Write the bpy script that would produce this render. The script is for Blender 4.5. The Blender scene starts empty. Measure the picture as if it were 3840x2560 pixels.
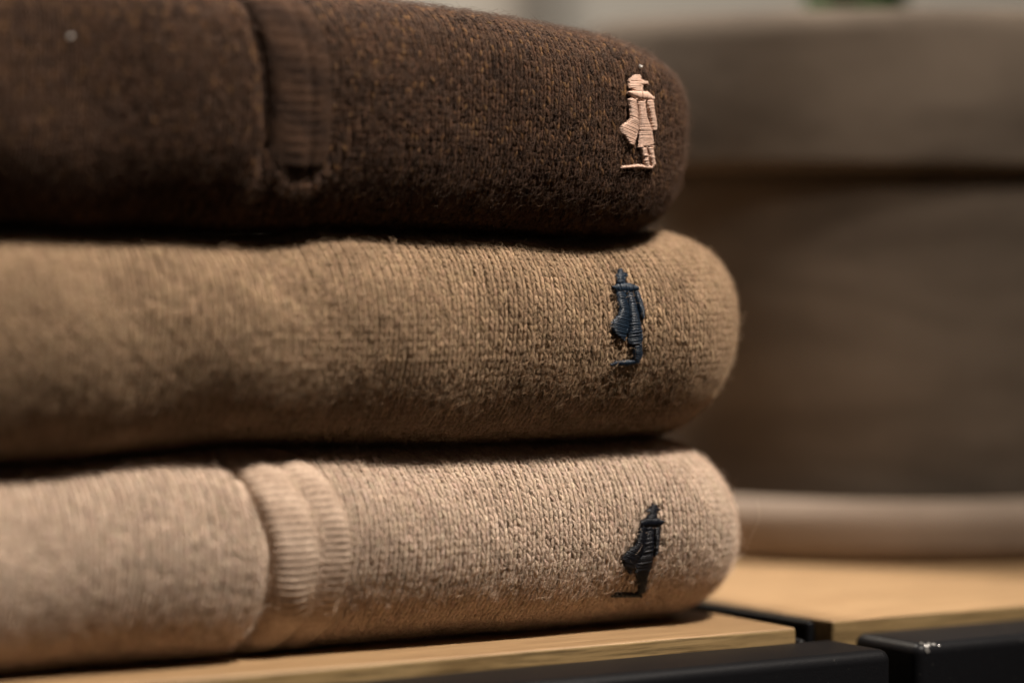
import bpy, math, random
import numpy as np

scene = bpy.context.scene
rng = np.random.default_rng(7)
random.seed(7)

# ------------------------------------------------------------------ camera
YAW = math.radians(32.3)
PITCH = math.radians(2.2586)
cam_data = bpy.data.cameras.new('camera')
cam = bpy.data.objects.new('camera', cam_data)
scene.collection.objects.link(cam)
cam.location = (-0.35691, -0.53681, 0.0845)
cam.rotation_euler = (math.radians(90) - PITCH, 0.0, -YAW)
cam_data.sensor_width = 36.0
cam_data.lens = 114.09
cam_data.clip_start = 0.01
cam_data.clip_end = 50.0
cam_data.dof.use_dof = True
cam_data.dof.focus_distance = 0.645
cam_data.dof.aperture_fstop = 5.1
cam_data.dof.aperture_blades = 0
scene.camera = cam

# ------------------------------------------------------------------ world and lamps (indoor, spotlights on the ceiling)
world = bpy.data.worlds.new('World')
scene.world = world
world.use_nodes = True
bg = world.node_tree.nodes['Background']
bg.inputs[0].default_value = (1.0, 0.86, 0.72, 1)
bg.inputs[1].default_value = 0.015

def look_at(o, target):
    d = np.array(target, float) - np.array(o.location, float)
    from mathutils import Vector
    o.rotation_euler = Vector(d).to_track_quat('-Z', 'Y').to_euler()

def area(name, loc, target, size, power, col):
    ld = bpy.data.lights.new(name, 'AREA')
    ld.shape = 'DISK'
    ld.size = size
    ld.energy = power
    ld.color = col
    o = bpy.data.objects.new(name, ld)
    scene.collection.objects.link(o)
    o.location = loc
    look_at(o, target)
    return o

def spot(name, loc, target, deg, blend, radius, power, col):
    ld = bpy.data.lights.new(name, 'SPOT')
    ld.spot_size = math.radians(deg)
    ld.spot_blend = blend
    ld.shadow_soft_size = radius
    ld.energy = power
    ld.color = col
    o = bpy.data.objects.new(name, ld)
    scene.collection.objects.link(o)
    o.location = loc
    look_at(o, target)
    return o

spot('ceiling_spot_front', (0.26, -0.63, 1.44), (-0.09, 0.0, 0.06), 23, 1.0, 0.06, 258.0, (1.0, 0.90, 0.79))
spot('ceiling_spot_pot', (0.06, -0.74, 1.50), (0.26, 0.12, 0.08), 17, 1.0, 0.14, 125.0, (1.0, 0.90, 0.79))
area('ceiling_spot_back', (-0.3, 0.9, 1.6), (0.3, 1.5, 0.2), 0.3, 85.0, (1.0, 0.92, 0.82))

scene.view_settings.view_transform = 'Standard'
scene.view_settings.look = 'None'
scene.view_settings.exposure = 0.0
scene.view_settings.gamma = 1.0
scene.view_settings.use_curve_mapping = False
scene.cycles.use_denoising = True
scene.cycles.max_bounces = 6
scene.cycles.diffuse_bounces = 4

# ------------------------------------------------------------------ helpers
def link(o, parent=None):
    scene.collection.objects.link(o)
    if parent is not None:
        o.parent = parent
    return o

def empty(name, loc=(0, 0, 0)):
    o = bpy.data.objects.new(name, None)
    o.empty_display_size = 0.02
    link(o)
    o.location = loc
    return o

def tag(o, label=None, category=None, group=None, kind=None):
    if label: o['label'] = label
    if category: o['category'] = category
    if group: o['group'] = group
    if kind: o['kind'] = kind
    return o

def mesh_obj(name, verts, faces, mat, parent=None, smooth=True, cols=None):
    """verts (n,3) array, faces (m,k) integer array (all same size) or list of lists"""
    me = bpy.data.meshes.new(name)
    verts = np.asarray(verts, dtype=np.float32)
    if isinstance(faces, np.ndarray):
        m, k = faces.shape
        me.vertices.add(len(verts))
        me.vertices.foreach_set('co', verts.ravel())
        me.loops.add(m * k)
        me.loops.foreach_set('vertex_index', faces.astype(np.int32).ravel())
        me.polygons.add(m)
        me.polygons.foreach_set('loop_start', np.arange(0, m * k, k, dtype=np.int32))
        me.polygons.foreach_set('loop_total', np.full(m, k, dtype=np.int32))
    else:
        me.from_pydata([tuple(v) for v in verts], [], faces)
    me.update(calc_edges=True)
    if smooth:
        me.polygons.foreach_set('use_smooth', np.ones(len(me.polygons), dtype=bool))
    if cols is not None:
        a = me.attributes.new('col', 'FLOAT_COLOR', 'POINT')
        c4 = np.ones((len(verts), 4), dtype=np.float32)
        c4[:, :3] = cols
        a.data.foreach_set('color', c4.ravel())
    me.materials.append(mat)
    return link(bpy.data.objects.new(name, me), parent)

def nodes_of(name):
    m = bpy.data.materials.new(name)
    m.use_nodes = True
    nt = m.node_tree
    return m, nt, nt.nodes['Principled BSDF']

def N(nt, kind, **kw):
    n = nt.nodes.new(kind)
    for k, v in kw.items():
        setattr(n, k, v)
    return n

def ramp(nt, fac, stops):
    r = N(nt, 'ShaderNodeValToRGB')
    els = r.color_ramp.elements
    while len(els) < len(stops):
        els.new(0.5)
    for e, (p, c) in zip(els, stops):
        e.position = p
        e.color = (*c, 1)
    nt.links.new(fac, r.inputs[0])
    return r.outputs[0]

def noise(nt, scale, detail=3.0, rough=0.55, vec=None, dist=0.0):
    n = N(nt, 'ShaderNodeTexNoise')
    n.inputs['Scale'].default_value = scale
    n.inputs['Detail'].default_value = detail
    n.inputs['Roughness'].default_value = rough
    n.inputs['Distortion'].default_value = dist
    if vec is not None:
        nt.links.new(vec, n.inputs['Vector'])
    return n.outputs['Fac']

def objcoord(nt, scale=(1, 1, 1), rot=(0, 0, 0)):
    tc = N(nt, 'ShaderNodeTexCoord')
    mp = N(nt, 'ShaderNodeMapping')
    mp.inputs['Scale'].default_value = scale
    mp.inputs['Rotation'].default_value = rot
    nt.links.new(tc.outputs['Object'], mp.inputs['Vector'])
    return mp.outputs['Vector']

def mixc(nt, fac, a, b, mode='MIX'):
    n = N(nt, 'ShaderNodeMix', data_type='RGBA', blend_type=mode)
    for sock, v in ((n.inputs[0], fac), (n.inputs[6], a), (n.inputs[7], b)):
        if hasattr(v, 'links'):
            nt.links.new(v, sock)
        elif isinstance(v, (int, float)):
            sock.default_value = v
        else:
            sock.default_value = (*v, 1)
    return n.outputs[2]

def bump(nt, bsdf, height, strength, dist):
    b = N(nt, 'ShaderNodeBump')
    b.inputs['Strength'].default_value = strength
    b.inputs['Distance'].default_value = dist
    nt.links.new(height, b.inputs['Height'])
    nt.links.new(b.outputs[0], bsdf.inputs['Normal'])

# ------------------------------------------------------------------ materials
def wool(name, dark, light, use_attr):
    m, nt, b = nodes_of(name)
    v = objcoord(nt)
    fine = noise(nt, 2600, 3, 0.65, v)
    if use_attr:
        at = N(nt, 'ShaderNodeAttribute', attribute_name='col')
        base = at.outputs['Color']
    else:
        base = ramp(nt, noise(nt, 330, 4, 0.6, v), [(0.3, dark), (0.7, light)])
    g = ramp(nt, fine, [(0.3, (0.55, 0.53, 0.52)), (0.68, (1.25, 1.25, 1.25))])
    c = mixc(nt, 1.0, base, g, 'MULTIPLY')
    nt.links.new(c, b.inputs['Base Color'])
    b.inputs['Roughness'].default_value = 0.95
    b.inputs['Specular IOR Level'].default_value = 0.12
    b.inputs['Sheen Weight'].default_value = 0.25
    b.inputs['Sheen Roughness'].default_value = 0.5
    b.inputs['Sheen Tint'].default_value = (*[min(1, x * 2.2) for x in light], 1)
    bump(nt, b, fine, 0.7, 0.0003)
    return m

def fibre(name, col, col2):
    m, nt, b = nodes_of(name)
    hi = N(nt, 'ShaderNodeHairInfo')
    c = ramp(nt, hi.outputs['Random'], [(0.0, col), (0.75, col2), (1.0, tuple(min(1, x * 1.5) for x in col2))])
    nt.links.new(c, b.inputs['Base Color'])
    b.inputs['Roughness'].default_value = 0.6
    b.inputs['Specular IOR Level'].default_value = 0.35
    return m

def thread_mat(name, col, rough, spec):
    m, nt, b = nodes_of(name)
    v = objcoord(nt)
    c = mixc(nt, noise(nt, 1800, 2, 0.5, v), tuple(x * 0.7 for x in col), tuple(min(1, x * 1.3) for x in col))
    nt.links.new(c, b.inputs['Base Color'])
    b.inputs['Roughness'].default_value = rough
    b.inputs['Specular IOR Level'].default_value = spec
    bump(nt, b, noise(nt, 4000, 2, 0.5, v), 0.5, 0.0001)
    return m

def wood(name, c1, c2, c3, grain=1.0, rough=0.45):
    m, nt, b = nodes_of(name)
    v = objcoord(nt, (6, 90, 90))
    n1 = noise(nt, 3.0, 5, 0.6, v, 1.2)
    n2 = noise(nt, 14.0, 4, 0.7, objcoord(nt, (4, 120, 120)), 0.3)
    base = ramp(nt, n1, [(0.28, c1), (0.5, c2), (0.75, c3)])
    pores = ramp(nt, n2, [(0.36, (1 - 0.35 * grain,) * 3), (0.55, (1, 1, 1))])
    c = mixc(nt, 1.0, base, pores, 'MULTIPLY')
    nt.links.new(c, b.inputs['Base Color'])
    b.inputs['Roughness'].default_value = rough
    b.inputs['Specular IOR Level'].default_value = 0.35
    bump(nt, b, n2, 0.25, 0.0002)
    return m

def powder(name):
    m, nt, b = nodes_of(name)
    v = objcoord(nt)
    spk = noise(nt, 900, 2, 0.6, v)
    c = ramp(nt, spk, [(0.0, (0.005, 0.005, 0.006)), (0.70, (0.0065, 0.0065, 0.0075)), (0.78, (0.05, 0.046, 0.042))])
    nt.links.new(c, b.inputs['Base Color'])
    b.inputs['Roughness'].default_value = 0.42
    b.inputs['Specular IOR Level'].default_value = 0.13
    bump(nt, b, noise(nt, 2200, 2, 0.5, v), 0.25, 0.0002)
    return m

def plain(name, col, rough, var=0.15, scale=30, spec=0.4, bumpd=0.0):
    m, nt, b = nodes_of(name)
    v = objcoord(nt)
    c = ramp(nt, noise(nt, scale, 4, 0.6, v), [(0.3, tuple(x * (1 - var) for x in col)), (0.7, tuple(min(1, x * (1 + var)) for x in col))])
    nt.links.new(c, b.inputs['Base Color'])
    b.inputs['Roughness'].default_value = rough
    b.inputs['Specular IOR Level'].default_value = spec
    if bumpd:
        bump(nt, b, noise(nt, scale * 8, 3, 0.6, v), 0.5, bumpd)
    return m

M_top = wood('oak_top', (0.225, 0.135, 0.066), (0.300, 0.188, 0.096), (0.350, 0.228, 0.120))
M_edge = wood('oak_edge', (0.15, 0.095, 0.04), (0.26, 0.175, 0.08), (0.33, 0.23, 0.11), 1.6)
M_black = powder('black_powder_coat')
M_chip = plain('bare_steel', (0.5, 0.48, 0.46), 0.3, 0.3, 1500, 0.8)
M_chip.node_tree.nodes['Principled BSDF'].inputs['Metallic'].default_value = 0.9
M_pot = plain('pot_clay', (0.108, 0.083, 0.062), 0.8, 0.2, 16, 0.25, 0.0004)
_nt = M_pot.node_tree
_st = noise(_nt, 9.0, 4, 0.6, objcoord(_nt, (1.5, 1.5, 6.0), (0.75, 0.6, 0)), 0.6)
_b = _nt.nodes['Principled BSDF']
_old = _b.inputs['Base Color'].links[0].from_socket
_nt.links.new(mixc(_nt, 1.0, _old, ramp(_nt, _st, [(0.34, (0.68, 0.66, 0.64)), (0.6, (1.10, 1.10, 1.10))]), 'MULTIPLY'), _b.inputs['Base Color'])
M_saucer = plain('saucer_clay', (0.205, 0.155, 0.118), 0.75, 0.12, 25, 0.3, 0.0003)
M_soil = plain('soil', (0.05, 0.032, 0.02), 0.95, 0.5, 200, 0.2, 0.002)
M_inner = plain('pink_clay', (0.42, 0.29, 0.23), 0.8, 0.1, 40, 0.3)
M_leaf = plain('leaf', (0.02, 0.085, 0.02), 0.4, 0.4, 60, 0.5)
M_wall = plain('wall_paint', (0.56, 0.52, 0.46), 0.85, 0.03, 3, 0.2)
M_seam = plain('wall_seam', (0.36, 0.32, 0.275), 0.85, 0.05, 3, 0.2)

# ------------------------------------------------------------------ boxes with rounded edges
def rbox(name, x0, x1, y0, y1, z0, z1, r, mats, parent, seg=3, edge_mat=False):
    import bmesh
    bm = bmesh.new()
    bmesh.ops.create_cube(bm, size=1.0)
    for v in bm.verts:
        v.co = ((x0 if v.co.x < 0 else x1), (y0 if v.co.y < 0 else y1), (z0 if v.co.z < 0 else z1))
    bmesh.ops.bevel(bm, geom=bm.edges[:], offset=r, segments=seg, profile=0.5, affect='EDGES')
    for f in bm.faces:
        f.smooth = True
        if edge_mat and abs(f.normal.z) < 0.3:
            f.material_index = 1
    me = bpy.data.meshes.new(name)
    bm.to_mesh(me); bm.free()
    for m in (mats if isinstance(mats, (list, tuple)) else [mats]):
        me.materials.append(m)
    o = link(bpy.data.objects.new(name, me), parent)
    wn = o.modifiers.new('wn', 'WEIGHTED_NORMAL'); wn.keep_sharp = False
    return o

# ------------------------------------------------------------------ setting: wall
wall_v, wall_f = [], []
def box_into(vs, fs, x0, x1, y0, y1, z0, z1):
    b = len(vs)
    vs += [(x0,y0,z0),(x1,y0,z0),(x1,y1,z0),(x0,y1,z0),(x0,y0,z1),(x1,y0,z1),(x1,y1,z1),(x0,y1,z1)]
    fs += [[b+i for i in q] for q in ((3,2,1,0),(4,5,6,7),(0,1,5,4),(1,2,6,5),(2,3,7,6),(3,0,4,7))]
vs, fs = [], []
box_into(vs, fs, -1.2, 3.2, 1.50, 1.56, -0.8, 1.9)
wall = tag(mesh_obj('wall', np.array(vs), fs, M_wall, None, False), kind='structure')

for bx0, bx1 in ((0.66, 0.775), (0.908, 0.942)):
    vs, fs = [], []
    box_into(vs, fs, bx0, bx1, 1.485, 1.4995, -0.8, 1.9)
    mesh_obj('wall_batten', np.array(vs), fs, M_seam, wall, False)

# ------------------------------------------------------------------ the two display tables
def table(label, x0, x1, y0, chip, ry0):
    root = empty('display_table', (0.5 * (x0 + x1), y0 + 0.2, -0.018))
    tag(root, label, 'table', 'pair of display tables')
    L = root.location
    def loc(o):
        o.location = (-L.x, -L.y, -L.z); return o
    loc(rbox('table_top', x0, x1, y0, y0 + 0.42, -0.018, 0.0, 0.0007, [M_top, M_edge], root, 3, True))
    return root, loc

t1, loc1 = table('oak display table with black metal rail carrying the sweater stack', -0.42, 0.0455, -0.0092, False, 0)
loc1(rbox('front_rail', -0.44, 0.0540, -0.0300, -0.0095, -0.045, -0.0028, 0.0023, M_black, t1, 5))
loc1(rbox('side_rail', 0.0462, 0.0485, -0.009, 0.40, -0.045, -0.0026, 0.001, M_black, t1, 2))
t2, loc2 = table('oak display table with chipped black rail under the plant pot', 0.0585, 0.56, -0.0045, True, 0)
loc2(rbox('front_rail', 0.0632, 0.58, -0.0265, -0.0048, -0.045, -0.0028, 0.0023, M_black, t2, 5))
loc2(rbox('side_rail', 0.0562, 0.0583, 0.0010, 0.40, -0.045, -0.0005, 0.001, M_black, t2, 2))

# worn paint on the corner of the right rail
def chip_patch():
    vs, fs = [], []
    for i in range(9):
        cx = 0.0655 + rng.normal(0, 0.0010) + 0.0004 * i
        a = math.radians(rng.uniform(20, 75))
        r = 0.0023 + 0.00006
        cy = -0.0265 + 0.0023 - r * math.cos(a)
        cz = -0.0028 - 0.0023 + r * math.sin(a)
        n = np.array([0, -math.cos(a), math.sin(a)]); t = np.array([1.0, 0, 0]); u = np.cross(n, t)
        k = 9; b = len(vs)
        rad = rng.uniform(0.00025, 0.00075)
        for j in range(k):
            th = 2 * math.pi * j / k
            rr = rad * rng.uniform(0.6, 1.3)
            vs.append(np.array([cx, cy, cz]) + t * rr * math.cos(th) + u * rr * math.sin(th))
        vs.append(np.array([cx, cy, cz]) + n * 0.00012)
        fs += [[b + j, b + (j + 1) % k, b + k] for j in range(k)]
    return np.array(vs), np.array(fs)
cv, cf = chip_patch()
o = loc2(mesh_obj('paint_chip', cv, cf, M_chip, t2))
tag(o, label='silvery worn patch on the rail corner', kind='stuff')

# ------------------------------------------------------------------ plant pot, saucer, plant
def lathe(name, prof, mat, parent, loc=(0, 0, 0), seg=96):
    prof = np.array(prof)
    th = np.linspace(0, 2 * math.pi, seg, endpoint=False)
    v = np.stack([prof[:, None, 0] * np.cos(th), prof[:, None, 0] * np.sin(th), np.repeat(prof[:, None, 1], seg, 1)], -1).reshape(-1, 3)
    m = len(prof)
    i, j = np.meshgrid(np.arange(m - 1), np.arange(seg), indexing='ij')
    j2 = (j + 1) % seg
    f = np.stack([i * seg + j, i * seg + j2, (i + 1) * seg + j2, (i + 1) * seg + j], -1).reshape(-1, 4)
    o = mesh_obj(name, v, f, mat, parent)
    o.location = loc
    return o

def rounded(prof, r=0.002, n=4):
    """round the corners of an (r,z) polyline"""
    p = [np.array(q, float) for q in prof]
    out = [p[0]]
    for a, b, c in zip(p[:-2], p[1:-1], p[2:]):
        d1 = np.linalg.norm(a - b); d2 = np.linalg.norm(c - b)
        k = min(r, 0.45 * d1, 0.45 * d2)
        s = b + (a - b) / d1 * k; e = b + (c - b) / d2 * k
        for t in np.linspace(0, 1, n):
            out.append((1 - t) ** 2 * s + 2 * t * (1 - t) * b + t * t * e)
    out.append(p[-1])
    return out

PX, PY = 0.1815, 0.1340
saucer = empty('saucer', (PX, PY, 0))
tag(saucer, 'round taupe clay saucer under the plant pot', 'saucer')
lathe('dish', rounded([(0.0005, 0.0006), (0.0790, 0.0006), (0.0815, 0.0035), (0.0828, 0.0115), (0.0800, 0.0160), (0.0770, 0.0155), (0.074, 0.007), (0.0005, 0.0055)], 0.0035, 5), M_saucer, saucer)
pot = empty('plant_pot', (PX, PY, 0.0058))
tag(pot, 'large dark taupe clay plant pot with a wide rim band', 'plant pot')
lathe('body', rounded([(0.0005, 0.0004), (0.0615, 0.0004), (0.0665, 0.006), (0.0762, 0.0885), (0.0705, 0.0955), (0.066, 0.0905), (0.06, 0.02), (0.0005, 0.015)], 0.004, 4), M_pot, pot)
lathe('rim', rounded([(0.0709, 0.0955), (0.0735, 0.0892), (0.0780, 0.0888), (0.0795, 0.0910), (0.0788, 0.1235), (0.0765, 0.1278), (0.0725, 0.1278), (0.0709, 0.1255), (0.0709, 0.0955)], 0.0022, 4), M_pot, pot)
lathe('soil', [(0.0705, 0.110), (0.05, 0.1145), (0.03, 0.117), (0.0005, 0.118)], M_soil, pot)

plant = empty('potted_plant', (PX - 0.006, PY + 0.0025, 0.1232))
tag(plant, 'dark green plant with upright leaves in the taupe pot', 'plant')
lathe('nursery_pot', rounded([(0.0005, 0.001), (0.014, 0.001), (0.0175, 0.0135), (0.016, 0.0137), (0.014, 0.0125), (0.0005, 0.012)], 0.0012, 3), M_inner, plant, (0, 0, 0), 48)
for i in range(11):
    a = i * 2.4 + 0.3
    r0 = 0.003 + 0.0075 * (i / 11.0)
    Ln = rng.uniform(0.09, 0.16); lean = rng.uniform(0.05, 0.30); wd = rng.uniform(0.0065, 0.0095)
    k = 10
    vs = []
    for q in range(k):
        t = q / (k - 1)
        rr = r0 + lean * Ln * t * t
        wv = wd * (0.75 + 0.5 * math.sin(math.pi * min(1, t * 1.1))) * (1 - t ** 4) + 0.0002
        c = np.array([rr * math.cos(a), rr * math.sin(a), 0.008 + Ln * t])
        tang = np.array([-math.sin(a), math.cos(a), 0]); nrm = np.array([math.cos(a), math.sin(a), -lean * t])
        for e, dz in ((-1, 0.0014), (0, 0.0), (1, 0.0014)):
            vs.append(c + tang * wv * e + nrm * dz)
        for e, dz in ((1, 0.0022), (0, 0.0012), (-1, 0.0022)):
            vs.append(c + tang * wv * 0.97 * e + nrm * dz)
    vs = np.array(vs)
    ii, jj = np.meshgrid(np.arange(k - 1), np.arange(6), indexing='ij')
    f = np.stack([ii * 6 + jj, ii * 6 + (jj + 1) % 6, (ii + 1) * 6 + (jj + 1) % 6, (ii + 1) * 6 + jj], -1).reshape(-1, 4)
    mesh_obj('leaf', vs, f, M_leaf, plant)

# ------------------------------------------------------------------ folded sweaters
#BEGIN_SURF
def smoothtab(tab):
    xs = np.array([a for a, b in tab]) * 1e-3
    ys = np.array([b for a, b in tab]) * 1e-3
    g = np.linspace(xs[0] - 0.2, xs[-1] + 0.5, 3000)
    v = np.interp(g, xs, ys)
    k = np.exp(-0.5 * (np.arange(-60, 61) * (g[1] - g[0]) / 0.0045) ** 2); k /= k.sum()
    v = np.convolve(np.pad(v, 60, mode='edge'), k, mode='valid')
    return lambda s: np.interp(s, g, v)

class Slab:
    """a folded garment: rounded-rectangle plan, rounded front fold; (s, w) = metres along the fold, metres up around it"""
    def __init__(self, xe, ztop, zbot, p=2.4, D=0.016, R=0.025, H0=0.042, yb=0.24, xl=-0.27, y0=0.0, E=0.0065, bulge=None, seed=0, lean=0.0):
        self.xe, self.R, self.D, self.y0, self.yb, self.xl = xe, R, D, y0, yb, xl
        self.zt, self.zb = smoothtab(ztop), smoothtab(zbot)
        self.bulge = bulge
        self.lean = lean
        r = np.random.default_rng(seed)
        self.wv = [(r.uniform(40, 190), r.uniform(30, 150), r.uniform(0, 6.28), r.uniform(0.6, 1.0)) for _ in range(6)]
        t = np.linspace(-math.pi / 2, math.pi / 2, 1201)
        c = np.abs(np.cos(t)) ** (2 / p); s = np.sign(t) * np.abs(np.sin(t)) ** (2 / p)
        ins = D * (1 - c); zz = s * H0 / 2
        ins = np.concatenate([[D + E], ins, [D + E]]); zz = np.concatenate([[-H0 / 2], zz, [H0 / 2]])
        arc = np.concatenate([[0], np.cumsum(np.hypot(np.diff(ins), np.diff(zz)))])
        self.warc = arc - arc[-1] / 2
        self.wmax = arc[-1] / 2
        self.ins, self.zn = ins, zz / (H0 / 2)
        self.a = xe - R
        self.c = self.a + R * math.pi / 2
    def path(self, s):
        a, c, R = self.a, self.c, self.R
        th = np.clip((s - a) / R, 0, math.pi / 2)
        x = np.where(s < a, s, a + R * np.sin(th))
        y = np.where(s < a, 0.0, R * (1 - np.cos(th))) + np.maximum(s - c, 0)
        nx, ny = np.sin(th), -np.cos(th)
        return x, y + self.y0, nx, ny
    def P(self, s, w, off=0.0, wob=True):
        s = np.asarray(s, float); w = np.asarray(w, float)
        x, y, nx, ny = self.path(s)
        ins = np.interp(w, self.warc, self.ins); zn = np.interp(w, self.warc, self.zn)
        zt, zb = self.zt(s), self.zb(s)
        ins = ins + self.lean * ((1 - zn) / 2) ** 1.6
        face = np.clip(1 - ins / self.D, 0, 1)
        g = 0.0
        if wob:
            for ks, kw, ph, am in self.wv:
                g = g + am * 0.00035 * np.sin(ks * s + kw * w + ph)
        if self.bulge is not None:
            g = g + self.bulge(s, w)
        g = g * np.minimum(1, face * 2.5)
        pt = np.stack([x + nx * (g - ins), y + ny * (g - ins), 0.5 * (zt + zb) + zn * 0.5 * (zt - zb)], -1)
        return pt
    def frame(self, s, w):
        e = 2e-4
        Ts = self.P(s + e, w) - self.P(s - e, w)
        Tw = self.P(s, w + e) - self.P(s, w - e)
        Ts /= np.linalg.norm(Ts, axis=-1, keepdims=True) + 1e-12
        Nn = np.cross(Ts, Tw); Nn /= np.linalg.norm(Nn, axis=-1, keepdims=True) + 1e-12
        Tw = np.cross(Nn, Ts)
        return Ts, Tw, Nn

MID_TOP = [(-200, 82), (-122, 81.3), (-96, 80.4), (-72, 79.2), (-54, 80.3), (-30, 80.2), (-10, 79.2), (6, 78.3), (22, 78.6), (36, 79.6), (60, 79.2)]
BOT_TOP = [(-200, 36.0), (-122, 36.6), (-105, 37.2), (-87, 38.2), (-72, 38.6), (-50, 38.2), (-30, 37.9), (0, 37.3), (27, 37.3), (60, 36.2)]
def shift(tab, d): return [(a, b + d) for a, b in tab]
def step(x): 
    x = np.clip(x, 0, 1); return np.sqrt(1 - (1 - x) ** 2)
def bow(w, a, b):
    q = np.clip(w / 0.0275, -1.2, 1.2)
    return np.where(q > 0, a - (a + b) * np.abs(q) ** 1.6, a * (1 - q * q))
def bulge_bot(s, w):
    s = s - bow(w, 0.0035, 0.0040)
    return 0.0025 * step((-0.0748 - s) / 0.0085) * np.exp(-np.maximum(-0.0750 - s, 0) / 0.12) - 0.0006 - 0.0034 * np.exp(-((s + 0.0742) / 0.0015) ** 2)
def bulge_top(s, w):
    s = s - bow(w, 0.0022, 0.0030)
    return 0.0026 * step((-0.0742 - s) / 0.0045) / (1 + np.exp(-(w + 0.0120) / 0.0020)) * np.exp(-np.maximum(-0.0742 - s, 0) / 0.10) - 0.0032 * np.exp(-((s + 0.0732) / 0.0015) ** 2) / (1 + np.exp(-(w + 0.0100) / 0.0007)) + 0.0016 * np.exp(-((s + 0.0645) / 0.011) ** 2 - ((w + 0.0147 - 0.0058 * ((s + 0.0645) / 0.0078) ** 2) / 0.0021) ** 2)
slab_bot = Slab(0.0503, BOT_TOP, [(-200, 0.9), (60, 0.9)], p=2.05, D=0.0200, R=0.0270, E=0.004, H0=0.037, seed=3, lean=0.0004, bulge=bulge_bot)
slab_mid = Slab(0.0495, MID_TOP, [(-200, 38.6), (-122, 38.9), (-105, 39.2), (-87, 40.0), (-74, 41.2), (-50, 39.7), (-30, 39.0), (-10, 38.5), (27, 38.4), (60, 38.6)], p=2.1, D=0.0190, R=0.0260, E=0.003, H0=0.041, seed=11, lean=0.0035, y0=-0.0005)
slab_top = Slab(0.0367, [(-200, 134), (-110, 130), (-51, 126.2), (-28, 124.8), (-7, 122.8), (14, 120.0), (30, 117.2), (60, 116)],
                [(-200, 83.5), (-122, 82.4), (-72, 80.9), (-54, 81.4), (-30, 81.3), (-10, 80.3), (6, 79.6), (22, 80.3), (60, 81)], p=2.8, D=0.0190, E=0.003, H0=0.042, seed=23, lean=0.0025, y0=0.0008, bulge=bulge_top)
#END_SURF

def slab_body(sl, mat, parent):
    # closed ring in plan: front, right corner, right side, back, left side
    s_front = np.concatenate([np.arange(-0.255, sl.a, 0.003), np.linspace(sl.a, sl.c, 16), np.arange(sl.c + 0.004, sl.c + 0.20, 0.012)])
    wv = np.linspace(-sl.wmax, sl.wmax, 56)
    S, Wg = np.meshgrid(s_front, wv, indexing='ij')
    A = sl.P(S, Wg)
    _, _, Nn = sl.frame(S, Wg)
    A = A - Nn * 0.00055
    ns, nw = A.shape[:2]
    cx = 0.5 * (-0.255 + sl.xe)
    # back half: mirror the ring through the plan centre
    cy = 0.5 * (A[:, :, 1].min() + A[:, :, 1].max()) + 0.012
    Bk = A.copy()
    Bk[:, :, 0] = 2 * cx - A[:, :, 0]
    Bk[:, :, 1] = 2 * cy - A[:, :, 1]
    R = np.concatenate([A, Bk], 0)
    n2 = len(R)
    v = R.reshape(-1, 3)
    i, j = np.meshgrid(np.arange(n2), np.arange(nw - 1), indexing='ij')
    i2 = (i + 1) % n2
    f = np.stack([i * nw + j, i2 * nw + j, i2 * nw + j + 1, i * nw + j + 1], -1).reshape(-1, 4)
    faces = f.tolist()
    v = v.tolist()
    for col, flip in ((nw - 1, False), (0, True)):
        ring = [k * nw + col for k in range(n2)]
        prev = ring
        zc = float(np.mean(R[:, col, 2]))
        for t in (0.35, 0.7):
            new = []
            for k in range(n2):
                p = R[k, col]
                new.append(len(v))
                v.append([p[0] + (cx - p[0]) * t, p[1] + (cy - p[1]) * t, p[2] + (zc - p[2]) * t])
            for k in range(n2):
                q = [prev[k], prev[(k + 1) % n2], new[(k + 1) % n2], new[k]]
                faces.append(q[::-1] if flip else q)
            prev = new
        v.append([cx, cy, zc])
        for k in range(n2):
            q = [prev[k], prev[(k + 1) % n2], len(v) - 1]
            faces.append(q[::-1] if flip else q)
    return mesh_obj('body', np.array(v), faces, mat, parent)

def palette(n, dark, light, spread, blot, fleck=0.0):
    """melange yarn: each leg its own mix of the two wool colours"""
    t = np.clip(0.5 + spread * rng.normal(size=n) + blot, 0, 1)[:, None]
    c = np.array(dark) * (1 - t) + np.array(light) * t
    if fleck:
        c = np.where(rng.uniform(size=(n, 1)) < fleck, np.array(light) * np.array([1.45, 1.45, 1.15]), c)
    return c * (1 + 0.05 * rng.normal(size=(n, 1)) + 0.018 * rng.normal(size=(n, 3)))

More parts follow.
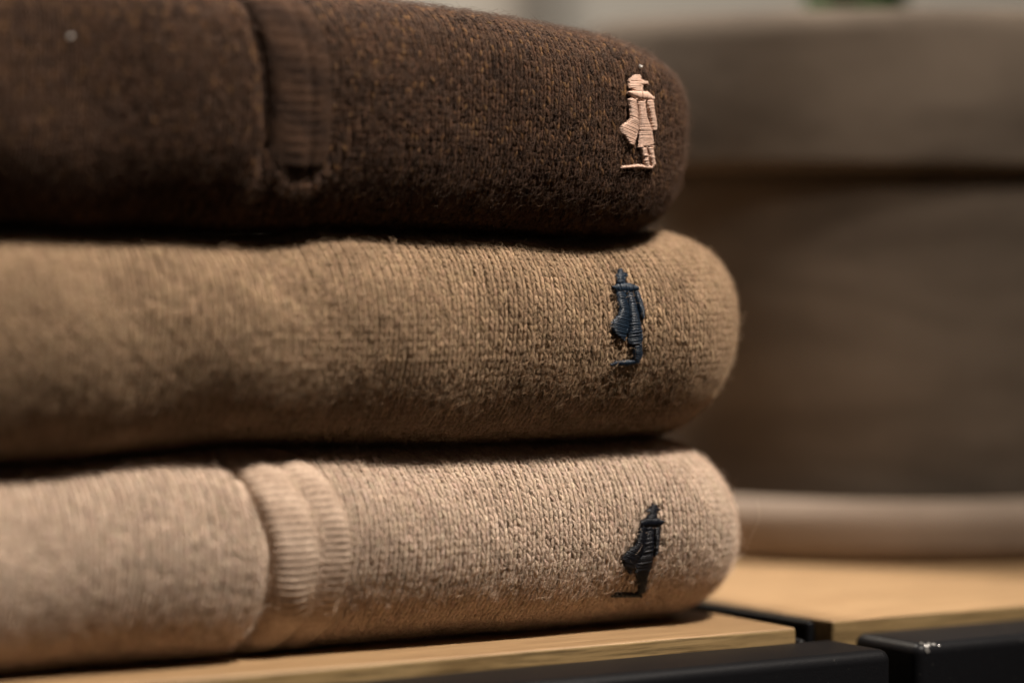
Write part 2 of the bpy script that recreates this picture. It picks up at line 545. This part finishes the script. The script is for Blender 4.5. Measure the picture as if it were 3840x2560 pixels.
def knit(sl, parent, mat, wd, ch, dark, light, spread, smin, smax, wlo, whi, fat=1.0, skip=None):
    s = np.arange(smin, smax, wd)
    w = np.arange(wlo, whi, ch)
    S, Wg = np.meshgrid(s, w, indexing='ij')
    S = S + 0.05 * Wg + 0.0005 * np.sin(S * 70 + Wg * 90) + rng.normal(0, 0.022 * wd, S.shape)
    Wg = Wg + 0.0005 * np.sin(S * 55 + 1.3) + rng.normal(0, 0.035 * ch, S.shape)
    S = S.ravel(); Wg = Wg.ravel()
    if skip is not None:
        keep = ~skip(S, Wg)
        S, Wg = S[keep], Wg[keep]
    n = len(S)
    NR, NS = 5, 6
    k = (np.arange(NR) + 0.0) / (NR - 1)
    th = np.arange(NS) * 2 * math.pi / NS
    verts, cols = [], []
    blot = 0.10 * np.sin(S * 310 + 4 * np.sin(Wg * 160)) + 0.09 * np.sin(Wg * 420 + S * 120 + 3 * np.sin(S * 90)) + 0.08 * np.sin(S * 900 + Wg * 700)
    P0 = sl.P(S, Wg); Ts, Tw, Nn = sl.frame(S, Wg)
    curv = sl.P(S, Wg + ch * 0.6) - P0          # bend of the cloth over one course
    bend = np.sum(curv * Nn, -1)
    for sg in (-1, 1):
        ja = 1 + 0.07 * rng.normal(size=n); jb = 1 + 0.08 * rng.normal(size=n); jr = 1 + 0.10 * rng.normal(size=n); jc = 0.06 * rng.normal(size=n)
        a = sg * wd * (0.115 + 0.22 * k)[None] * ja[:, None]
        b = ch * (-0.62 + 1.80 * k)[None] * jb[:, None]
        c = wd * (0.13 + 0.17 * np.sin(math.pi * k * 0.9) - 0.20 * k)[None] + wd * jc[:, None] * 0.5 + bend[:, None] * ((b / (0.6 * ch)) ** 2)
        r = fat * wd * 0.195 * (np.sin(math.pi * (0.05 + 0.85 * k ** 1.1)) ** 0.6)[None] * jr[:, None]
        cen = P0[:, None] + Ts[:, None] * a[..., None] + Tw[:, None] * b[..., None] + Nn[:, None] * c[..., None]
        # leg direction in the tangent plane
        da, db = sg * wd * 0.22, ch * 1.80
        L = math.hypot(da, db); da, db = da / L, db / L
        side = Ts * db - Tw * da
        ring = (cen[:, :, None] + side[:, None, None] * (r[..., None] * np.cos(th))[..., None] + Nn[:, None, None] * (0.85 * r[..., None] * np.sin(th))[..., None])
        verts.append(ring.reshape(n, -1, 3))
        col = palette(n, dark, light, spread, blot, 0.09 if light[0] < 0.2 else 0.0)
        cols.append(np.repeat(col[:, None], NR * NS, 1))
    V = np.concatenate(verts, 0); Cc = np.concatenate(cols, 0)
    nl = len(V)
    i, j = np.meshgrid(np.arange(NR - 1), np.arange(NS), indexing='ij')
    q = np.stack([i * NS + j, i * NS + (j + 1) % NS, (i + 1) * NS + (j + 1) % NS, (i + 1) * NS + j], -1).reshape(-1, 4)
    caps = np.array([[0, 5, 4, 1], [1, 4, 3, 2]])
    e = (NR - 1) * NS
    caps2 = np.array([[e, e + 1, e + 4, e + 5], [e + 1, e + 2, e + 3, e + 4]])
    q = np.concatenate([q, caps, caps2], 0)
    F = (q[None] + (np.arange(nl) * NR * NS)[:, None, None]).reshape(-1, 4)
    o = mesh_obj('knit_stitches', V.reshape(-1, 3), F, mat, parent, True, np.clip(Cc.reshape(-1, 3), 0.002, 1))
    o['kind'] = 'stuff'
    return o

def fuzz(sl, parent, mat, n, smin, smax, wlo, whi, length, radius, name='wool_fuzz', lift=0.0004, stand=0.55, curl=1.0, npt=6, skip=None):
    s = rng.uniform(smin, smax, n); w = rng.uniform(wlo, whi, n)
    if skip is not None:
        kp = ~skip(s, w); s, w = s[kp], w[kp]; n = len(s)
    P0 = sl.P(s, w); Ts, Tw, Nn = sl.frame(s, w)
    ang = rng.uniform(0, 2 * math.pi, n)
    d = Ts * np.cos(ang)[:, None] + Tw * np.sin(ang)[:, None]
    e = np.cross(Nn, d)
    Ln = length * rng.lognormal(0, 0.45, n)
    st = np.clip(stand * rng.uniform(0.1, 1.0, n), 0, 1.2)
    cu = curl * rng.normal(0, 1.6, n)
    pts = np.zeros((n, npt, 3))
    p = P0 + Nn * (lift * rng.uniform(0.3, 1.3, n))[:, None]
    head = np.zeros(n); pitch = st * 1.3
    pts[:, 0] = p
    for k in range(1, npt):
        dirv = (d * np.cos(head)[:, None] + e * np.sin(head)[:, None]) * np.cos(pitch)[:, None] + Nn * np.sin(pitch)[:, None]
        p = p + dirv * (Ln / (npt - 1))[:, None]
        pts[:, k] = p
        head = head + cu * 0.55 + rng.normal(0, 0.25 * curl, n)
        pitch = pitch - st * 0.55 + rng.normal(0, 0.15, n)
    hc = bpy.data.hair_curves.new(name)
    hc.add_curves([npt] * n)
    hc.attributes['position'].data.foreach_set('vector', pts.astype(np.float32).ravel()) if 'position' in hc.attributes else hc.points.foreach_set('position', pts.astype(np.float32).ravel())
    ra = hc.attributes.get('radius') or hc.attributes.new('radius', 'FLOAT', 'POINT')
    rad = np.repeat((radius * rng.uniform(0.7, 1.3, n))[:, None], npt, 1) * np.linspace(1, 0.6, npt)[None]
    ra.data.foreach_set('value', rad.astype(np.float32).ravel())
    hc.materials.append(mat)
    o = link(bpy.data.objects.new(name, hc), parent)
    o['kind'] = 'stuff'
    return o

def rib_band(sl, parent, mat, s0, s1, w_lo, w_hi, height, pitch, dark, light, ulow=0.0, lean=(0.0, 0.0), lobes=0.0, ribh=0.00032, soft=0.0):
    """a rolled ribbed edge laid round the fold: ridges run along it"""
    ns = 26
    w = np.arange(w_lo, w_hi, 0.00016)
    t = np.linspace(0, 1, ns)
    T, Wg = np.meshgrid(t, w, indexing='ij')
    if ulow:
        lo = w_lo + ulow * (np.abs(2 * t - 1) ** 2.2)
        Wg = lo[:, None] + (Wg - w_lo) * ((w_hi - lo) / (w_hi - w_lo))[:, None]
    S = s0 + (s1 - s0) * T + bow(Wg, *lean)
    roll = np.sqrt(np.clip(1 - (2 * T - 1) ** 2, 0, 1)) ** 0.9
    x = 2 * T - 1
    roll = np.where(x > 0, (1 - soft) * roll + soft * 0.5 * (1 + np.cos(math.pi * x)), roll)
    if lobes:
        roll = roll * (1 - lobes * np.exp(-((T - 0.62) / 0.07) ** 2))
    ph = (Wg / pitch) + 0.22 * np.sin(Wg * 240) + 0.10 * np.sin(S * 260 + Wg * 55)
    rib = np.abs(np.cos(math.pi * ph)) ** 0.6
    rib = rib * (0.75 + 0.25 * np.sin(S * 900 + Wg * 400))
    h = height * roll * (0.92 + 0.10 * np.sin(Wg * 130 + s0 * 900)) - 0.0006 + ribh * rib * (0.35 + 0.65 * roll)
    if ulow:
        endr = np.clip((Wg - w_lo) / 0.0028, 0, 1); h = np.where(endr < 1, h * np.sqrt(1 - (1 - endr) ** 2) - 0.0005 * (1 - endr), h)
    _, _, Nn = sl.frame(S, Wg)
    V = sl.P(S, Wg) + Nn * h[..., None]
    nw = len(w)
    i, j = np.meshgrid(np.arange(ns - 1), np.arange(nw - 1), indexing='ij')
    f = np.stack([i * nw + j, (i + 1) * nw + j, (i + 1) * nw + j + 1, i * nw + j + 1], -1).reshape(-1, 4)
    mx = np.clip(0.27 + 0.25 * np.sin(Wg * 800 + S * 300) * 0.6 + 0.15 * rng.normal(size=Wg.shape), 0, 1)[..., None]  # same wool mixed darker: stands in for the self-shadow between knit stitches
    col = (np.array(dark) * (1 - mx) + np.array(light) * mx)
    return mesh_obj('rib_band', V.reshape(-1, 3), f, mat, parent, True, col.reshape(-1, 3))

def poly_rows(poly, ang, pitch):
    """satin stitch: parallel threads across a polygon (metres), returns end points"""
    p = np.array(poly)
    ca, sa = math.cos(ang), math.sin(ang)
    q = np.stack([p[:, 0] * ca + p[:, 1] * sa, -p[:, 0] * sa + p[:, 1] * ca], -1)
    out = []
    y = q[:, 1].min() + pitch * 0.5
    while y < q[:, 1].max():
        xs = []
        for (x1, y1), (x2, y2) in zip(q, np.roll(q, -1, 0)):
            if (y1 - y) * (y2 - y) < 0:
                xs.append(x1 + (y - y1) / (y2 - y1) * (x2 - x1))
        xs.sort()
        for a, b in zip(xs[::2], xs[1::2]):
            if b - a > 0.00008:
                a2 = a - abs(rng.normal(0, 0.00006)); b2 = b + abs(rng.normal(0, 0.00006))
                yj = y + rng.normal(0, pitch * 0.10)
                out.append(((a2 * ca - yj * sa, a2 * sa + yj * ca), (b2 * ca - yj * sa, b2 * sa + yj * ca)))
        y += pitch
    return out

def satin(name, sl, parent, mat, poly, ang, lift, base=0.00095, thick=0.00019, pitch=0.00033, under=True):
    segs = [(a, b, 0.0) for a, b in poly_rows(poly, math.radians(ang), pitch)]
    if under:      # the padding stitches below the satin
        c = np.mean(np.array(poly), 0)
        small = [tuple(c + (np.array(q) - c) * 0.93) for q in poly]
        segs += [(a, b, -0.00022) for a, b in poly_rows(small, math.radians(ang + 70), 0.00030)]
    NK, NS = 7, 6
    k = np.linspace(0, 1, NK)
    th = np.arange(NS) * 2 * math.pi / NS
    V = []
    for (a, b, dh) in segs:
        a = np.array(a); b = np.array(b)
        pts = a[None] * (1 - k)[:, None] + b[None] * k[:, None]
        P0 = sl.P(pts[:, 0], pts[:, 1]); Ts, Tw, Nn = sl.frame(pts[:, 0], pts[:, 1])
        d = (b - a) / (np.linalg.norm(b - a) + 1e-9)
        side = Ts * d[1] - Tw * d[0]
        h = lift * (1 - np.abs(2 * k - 1) ** 3.5) + base + dh + rng.normal(0, 0.00003)
        cen = P0 + Nn * h[:, None]
        r = thick * (1 - 0.45 * np.abs(2 * k - 1) ** 6)
        V.append(cen[:, None] + side[:, None] * (r[:, None] * np.cos(th))[..., None] + Nn[:, None] * (r[:, None] * np.sin(th))[..., None])
    V = np.array(V)
    n = len(V)
    i, j = np.meshgrid(np.arange(NK - 1), np.arange(NS), indexing='ij')
    q = np.stack([i * NS + j, i * NS + (j + 1) % NS, (i + 1) * NS + (j + 1) % NS, (i + 1) * NS + j], -1).reshape(-1, 4)
    F = (q[None] + (np.arange(n) * NK * NS)[:, None, None]).reshape(-1, 4)
    o = mesh_obj(name, V.reshape(-1, 3), F, mat, parent)
    o['kind'] = 'stuff'
    return o

# emblem outlines: (millimetres along the fold, millimetres up round the fold)
EMBLEMS = {
  'mid': [
    ('head', 0, [(10.33, 15.74), (11.13, 15.72), (11.22, 14.77), (12.14, 14.54), (11.86, 13.84), (11.00, 13.70), (10.87, 12.49), (8.62, 12.43), (9.26, 13.78), (8.75, 14.13), (9.58, 14.69)]),
    ('collar', 90, [(6.96, 11.40), (8.48, 12.30), (10.20, 12.60), (12.24, 12.09), (13.25, 11.46), (13.18, 10.68), (11.71, 10.30), (9.72, 10.39), (7.77, 10.71)]),
    ('coat_tail', -12, [(7.85, 10.64), (10.32, 10.38), (10.27, 7.32), (10.29, 5.63), (9.89, 2.97), (8.90, 0.65), (7.84, 1.17), (6.15, 2.34), (5.44, 3.51), (5.81, 4.50), (7.40, 5.83), (8.07, 7.00), (7.81, 8.38)]),
    ('coat', 6, [(10.32, 10.38), (11.94, 10.26), (12.24, 7.97), (12.51, 5.59), (13.04, 3.07), (13.31, 1.24), (13.06, -0.19), (9.77, 0.05), (9.80, 1.31), (10.13, 2.96), (10.24, 6.47)]),
    ('arm', 15, [(11.92, 10.35), (13.28, 10.77), (13.73, 8.45), (13.89, 6.56), (13.74, 5.22), (13.11, 4.77), (12.73, 5.75), (12.40, 7.97)]),
    ('leg', 5, [(10.91, -0.05), (13.16, -0.19), (13.52, -1.63), (13.39, -2.89), (12.64, -3.84), (11.26, -3.01)]),
    ('ground_line', 85, [(5.53, -4.04), (7.14, -3.30), (12.41, -3.15), (12.78, -3.84), (10.55, -4.26), (7.41, -4.24)]),
  ],
  'top': [
    ('head', 10, [(11.26, 11.36), (13.10, 12.70), (15.03, 13.00), (14.71, 11.86), (16.84, 11.83), (16.51, 11.02), (14.96, 10.97), (14.93, 9.58), (12.40, 9.24), (11.19, 9.78)]),
    ('collar', 85, [(10.39, 8.55), (11.52, 9.12), (13.78, 9.56), (16.11, 9.53), (17.48, 8.52), (17.30, 7.78), (13.98, 7.56), (12.22, 7.79)]),
    ('coat_tail', -15, [(10.69, 7.47), (12.84, 7.47), (13.10, 4.80), (13.28, 1.65), (12.80, 0.19), (11.87, -2.08), (10.52, -1.73), (8.59, 0.39), (8.40, 1.58), (11.06, 3.37), (10.96, 5.61)]),
    ('coat', 4, [(13.32, 7.26), (15.13, 7.49), (15.65, 4.03), (17.16, 1.68), (17.65, -1.57), (13.07, -2.44), (13.46, 1.31)]),
    ('arm', 12, [(15.43, 7.62), (17.61, 7.86), (17.71, 5.70), (18.49, 2.55), (18.23, 1.79), (16.90, 1.43), (16.40, 4.11)]),
    ('leg', 5, [(13.46, -2.45), (15.31, -2.20), (16.16, -5.95), (14.80, -6.01), (14.02, -3.79)]),
    ('leg', 5, [(15.61, -2.09), (17.24, -1.87), (18.29, -5.66), (16.99, -6.05), (16.24, -4.36)]),
    ('ground_line', 88, [(8.44, -6.79), (8.94, -6.40), (12.83, -5.89), (17.13, -6.04), (17.06, -6.65), (12.88, -6.57), (10.69, -6.71)]),
  ],
  'bot': [
    ('head', 0, [(16.67, 6.67), (18.03, 6.53), (17.92, 5.77), (18.63, 5.49), (17.52, 5.09), (17.49, 3.83), (14.77, 3.82), (15.72, 4.83), (14.79, 5.31), (16.13, 6.02)]),
    ('collar', 88, [(13.43, 3.55), (15.21, 4.05), (17.40, 3.96), (18.88, 3.16), (18.52, 2.57), (17.89, 2.10), (12.97, 2.27)]),
    ('coat_tail', -18, [(13.05, 2.33), (14.67, 2.10), (14.29, -1.34), (13.15, -5.02), (12.39, -6.23), (11.73, -7.07), (9.51, -5.01), (8.89, -3.60), (10.58, -2.17), (12.18, -1.25), (12.75, 0.55)]),
    ('coat', 8, [(14.42, 2.11), (16.44, 2.03), (16.73, -3.30), (16.86, -6.29), (16.41, -7.09), (12.61, -6.60), (13.07, -4.84), (13.89, -1.99)]),
    ('arm', 5, [(16.38, 2.03), (18.01, 2.10), (17.88, -0.83), (17.72, -2.83), (16.79, -3.68)]),
    ('leg', 4, [(12.68, -6.52), (16.54, -6.82), (16.79, -8.94), (17.38, -11.79), (15.54, -11.95), (14.62, -9.21)]),
    ('ground_line', 88, [(8.73, -12.23), (9.69, -11.48), (15.52, -11.90), (16.89, -12.53), (17.06, -13.20), (10.24, -12.65)]),
  ],
}

def inside(poly, x, y):
    c = np.zeros(x.shape, bool)
    p = np.array(poly) * 1e-3
    for (x1, y1), (x2, y2) in zip(p, np.roll(p, -1, 0)):
        if y1 != y2:
            c ^= ((y1 > y) != (y2 > y)) & (x < (x2 - x1) * (y - y1) / (y2 - y1) + x1)
    return c

def sweater(key, sl, label, dark, light, spread, wd, ch, thread, rough, spec, nfuzz, bands, skip=None):
    z0 = float(sl.zb(np.array(0.0)))
    root = empty('folded_sweater', (0.0, 0.0, 0.0))
    tag(root, label, 'sweater', 'stack of folded sweaters')
    def under(s, w):
        m = np.zeros(s.shape, bool)
        for name, ang, pl in EMBLEMS[key]:
            if name != 'ground_line':
                for dx, dy in ((0, 0), (0.0003, 0), (-0.0003, 0), (0, 0.0004), (0, -0.0004)):
                    m |= inside(pl, s + dx, w + dy)
        return m
    def thin(s, w):
        return under(s, w) & (rng.uniform(size=s.shape) < 0.95)
    M_body = wool(key + '_wool_body', dark, light, False)
    M_knit = wool(key + '_wool_yarn', dark, light, True)
    M_fib = fibre(key + '_wool_fibre', tuple(0.5 * (a + b) for a, b in zip(dark, light)), tuple(min(1, x * 1.15) for x in light))
    slab_body(sl, M_body, root)
    smin, smax = -0.150, sl.c + 0.012
    wlo, whi = -sl.wmax + 0.004, sl.wmax - 0.001
    knit(sl, root, M_knit, wd, ch, dark, light, spread, smin, smax, wlo, whi, skip=under)
    fuzz(sl, root, M_fib, nfuzz, smin, smax, wlo, whi, 0.0017, 0.000016, lift=0.0009, skip=thin)
    fuzz(sl, root, M_fib, nfuzz // 260, -0.06, smax, wlo, whi, 0.0055, 0.000022, name='loose_fibres', lift=0.0008, stand=0.75, curl=0.8, npt=12, skip=under)
    for b in bands:
        rib_band(sl, root, M_knit, dark=dark, light=light, **b)
    M_thread = thread_mat(key + '_thread', thread, rough, spec)
    em = None
    parts = dict()
    for name, ang, pl in EMBLEMS[key]:
        poly = [(a * 1e-3, b * 1e-3) for a, b in pl]
        lift = {'collar': 0.00060, 'arm': 0.00050, 'ground_line': 0.00040}.get(name, 0.00042)
        if em is None:
            em = empty('emblem')
            em.parent = root
        satin(name, sl, em, M_thread, poly, ang, lift)
    for a, b in LINT.get(key, []):
        a, b = a * 1e-3, b * 1e-3
        o = satin('lint', sl, root, M_lint, [(a, b), (a + 0.0008, b + 0.0002), (a + 0.0009, b + 0.0006), (a + 0.0002, b + 0.0005)], 20 + 900 * a, 0.0003, under=False)
    root.location = (-0.10, 0.12, z0)
    for ch in root.children:
        ch.location = (0.10, -0.12, -z0)
    return root

M_lint = plain('lint_white', (0.75, 0.72, 0.68), 0.8, 0.1, 500, 0.2)
LINT = {'top': [(15.2, 14.6), (-112.0, 8.5)]}
sweater('bot', slab_bot, 'light beige folded sweater with ribbed band and black emblem, lowest of the stack', (0.315, 0.225, 0.166), (0.600, 0.462, 0.360), 0.11, 0.00215, 0.00142,
        (0.004, 0.005, 0.009), 0.42, 0.3, 74000,
        [dict(s0=-0.0735, s1=-0.0625, w_lo=-0.0275, w_hi=0.0275, height=0.0023, pitch=0.00136, soft=0.3, lean=(0.0035, 0.0040)),
         dict(s0=-0.0642, s1=-0.0540, w_lo=-0.0275, w_hi=0.0275, height=0.0018, pitch=0.00136, soft=1.0, lean=(0.0035, 0.0040))])
sweater('mid', slab_mid, 'tan brown folded sweater with navy emblem, between the dark and the light one', (0.152, 0.097, 0.058), (0.405, 0.280, 0.176), 0.15, 0.00215, 0.00142,
        (0.007, 0.016, 0.030), 0.40, 0.4, 74000, [])
sweater('top', slab_top, 'dark chocolate brown folded sweater with pale pink emblem, topmost of the stack', (0.016, 0.0095, 0.0070), (0.096, 0.051, 0.030), 0.28, 0.00175, 0.00118,
        (0.58, 0.39, 0.30), 0.5, 0.4, 74000,
        [dict(s0=-0.0724, s1=-0.0585, w_lo=-0.0122, w_hi=0.030, height=0.0026, pitch=0.00185, ulow=0.0062, lobes=0.22, ribh=0.0002, lean=(0.0022, 0.0030))])
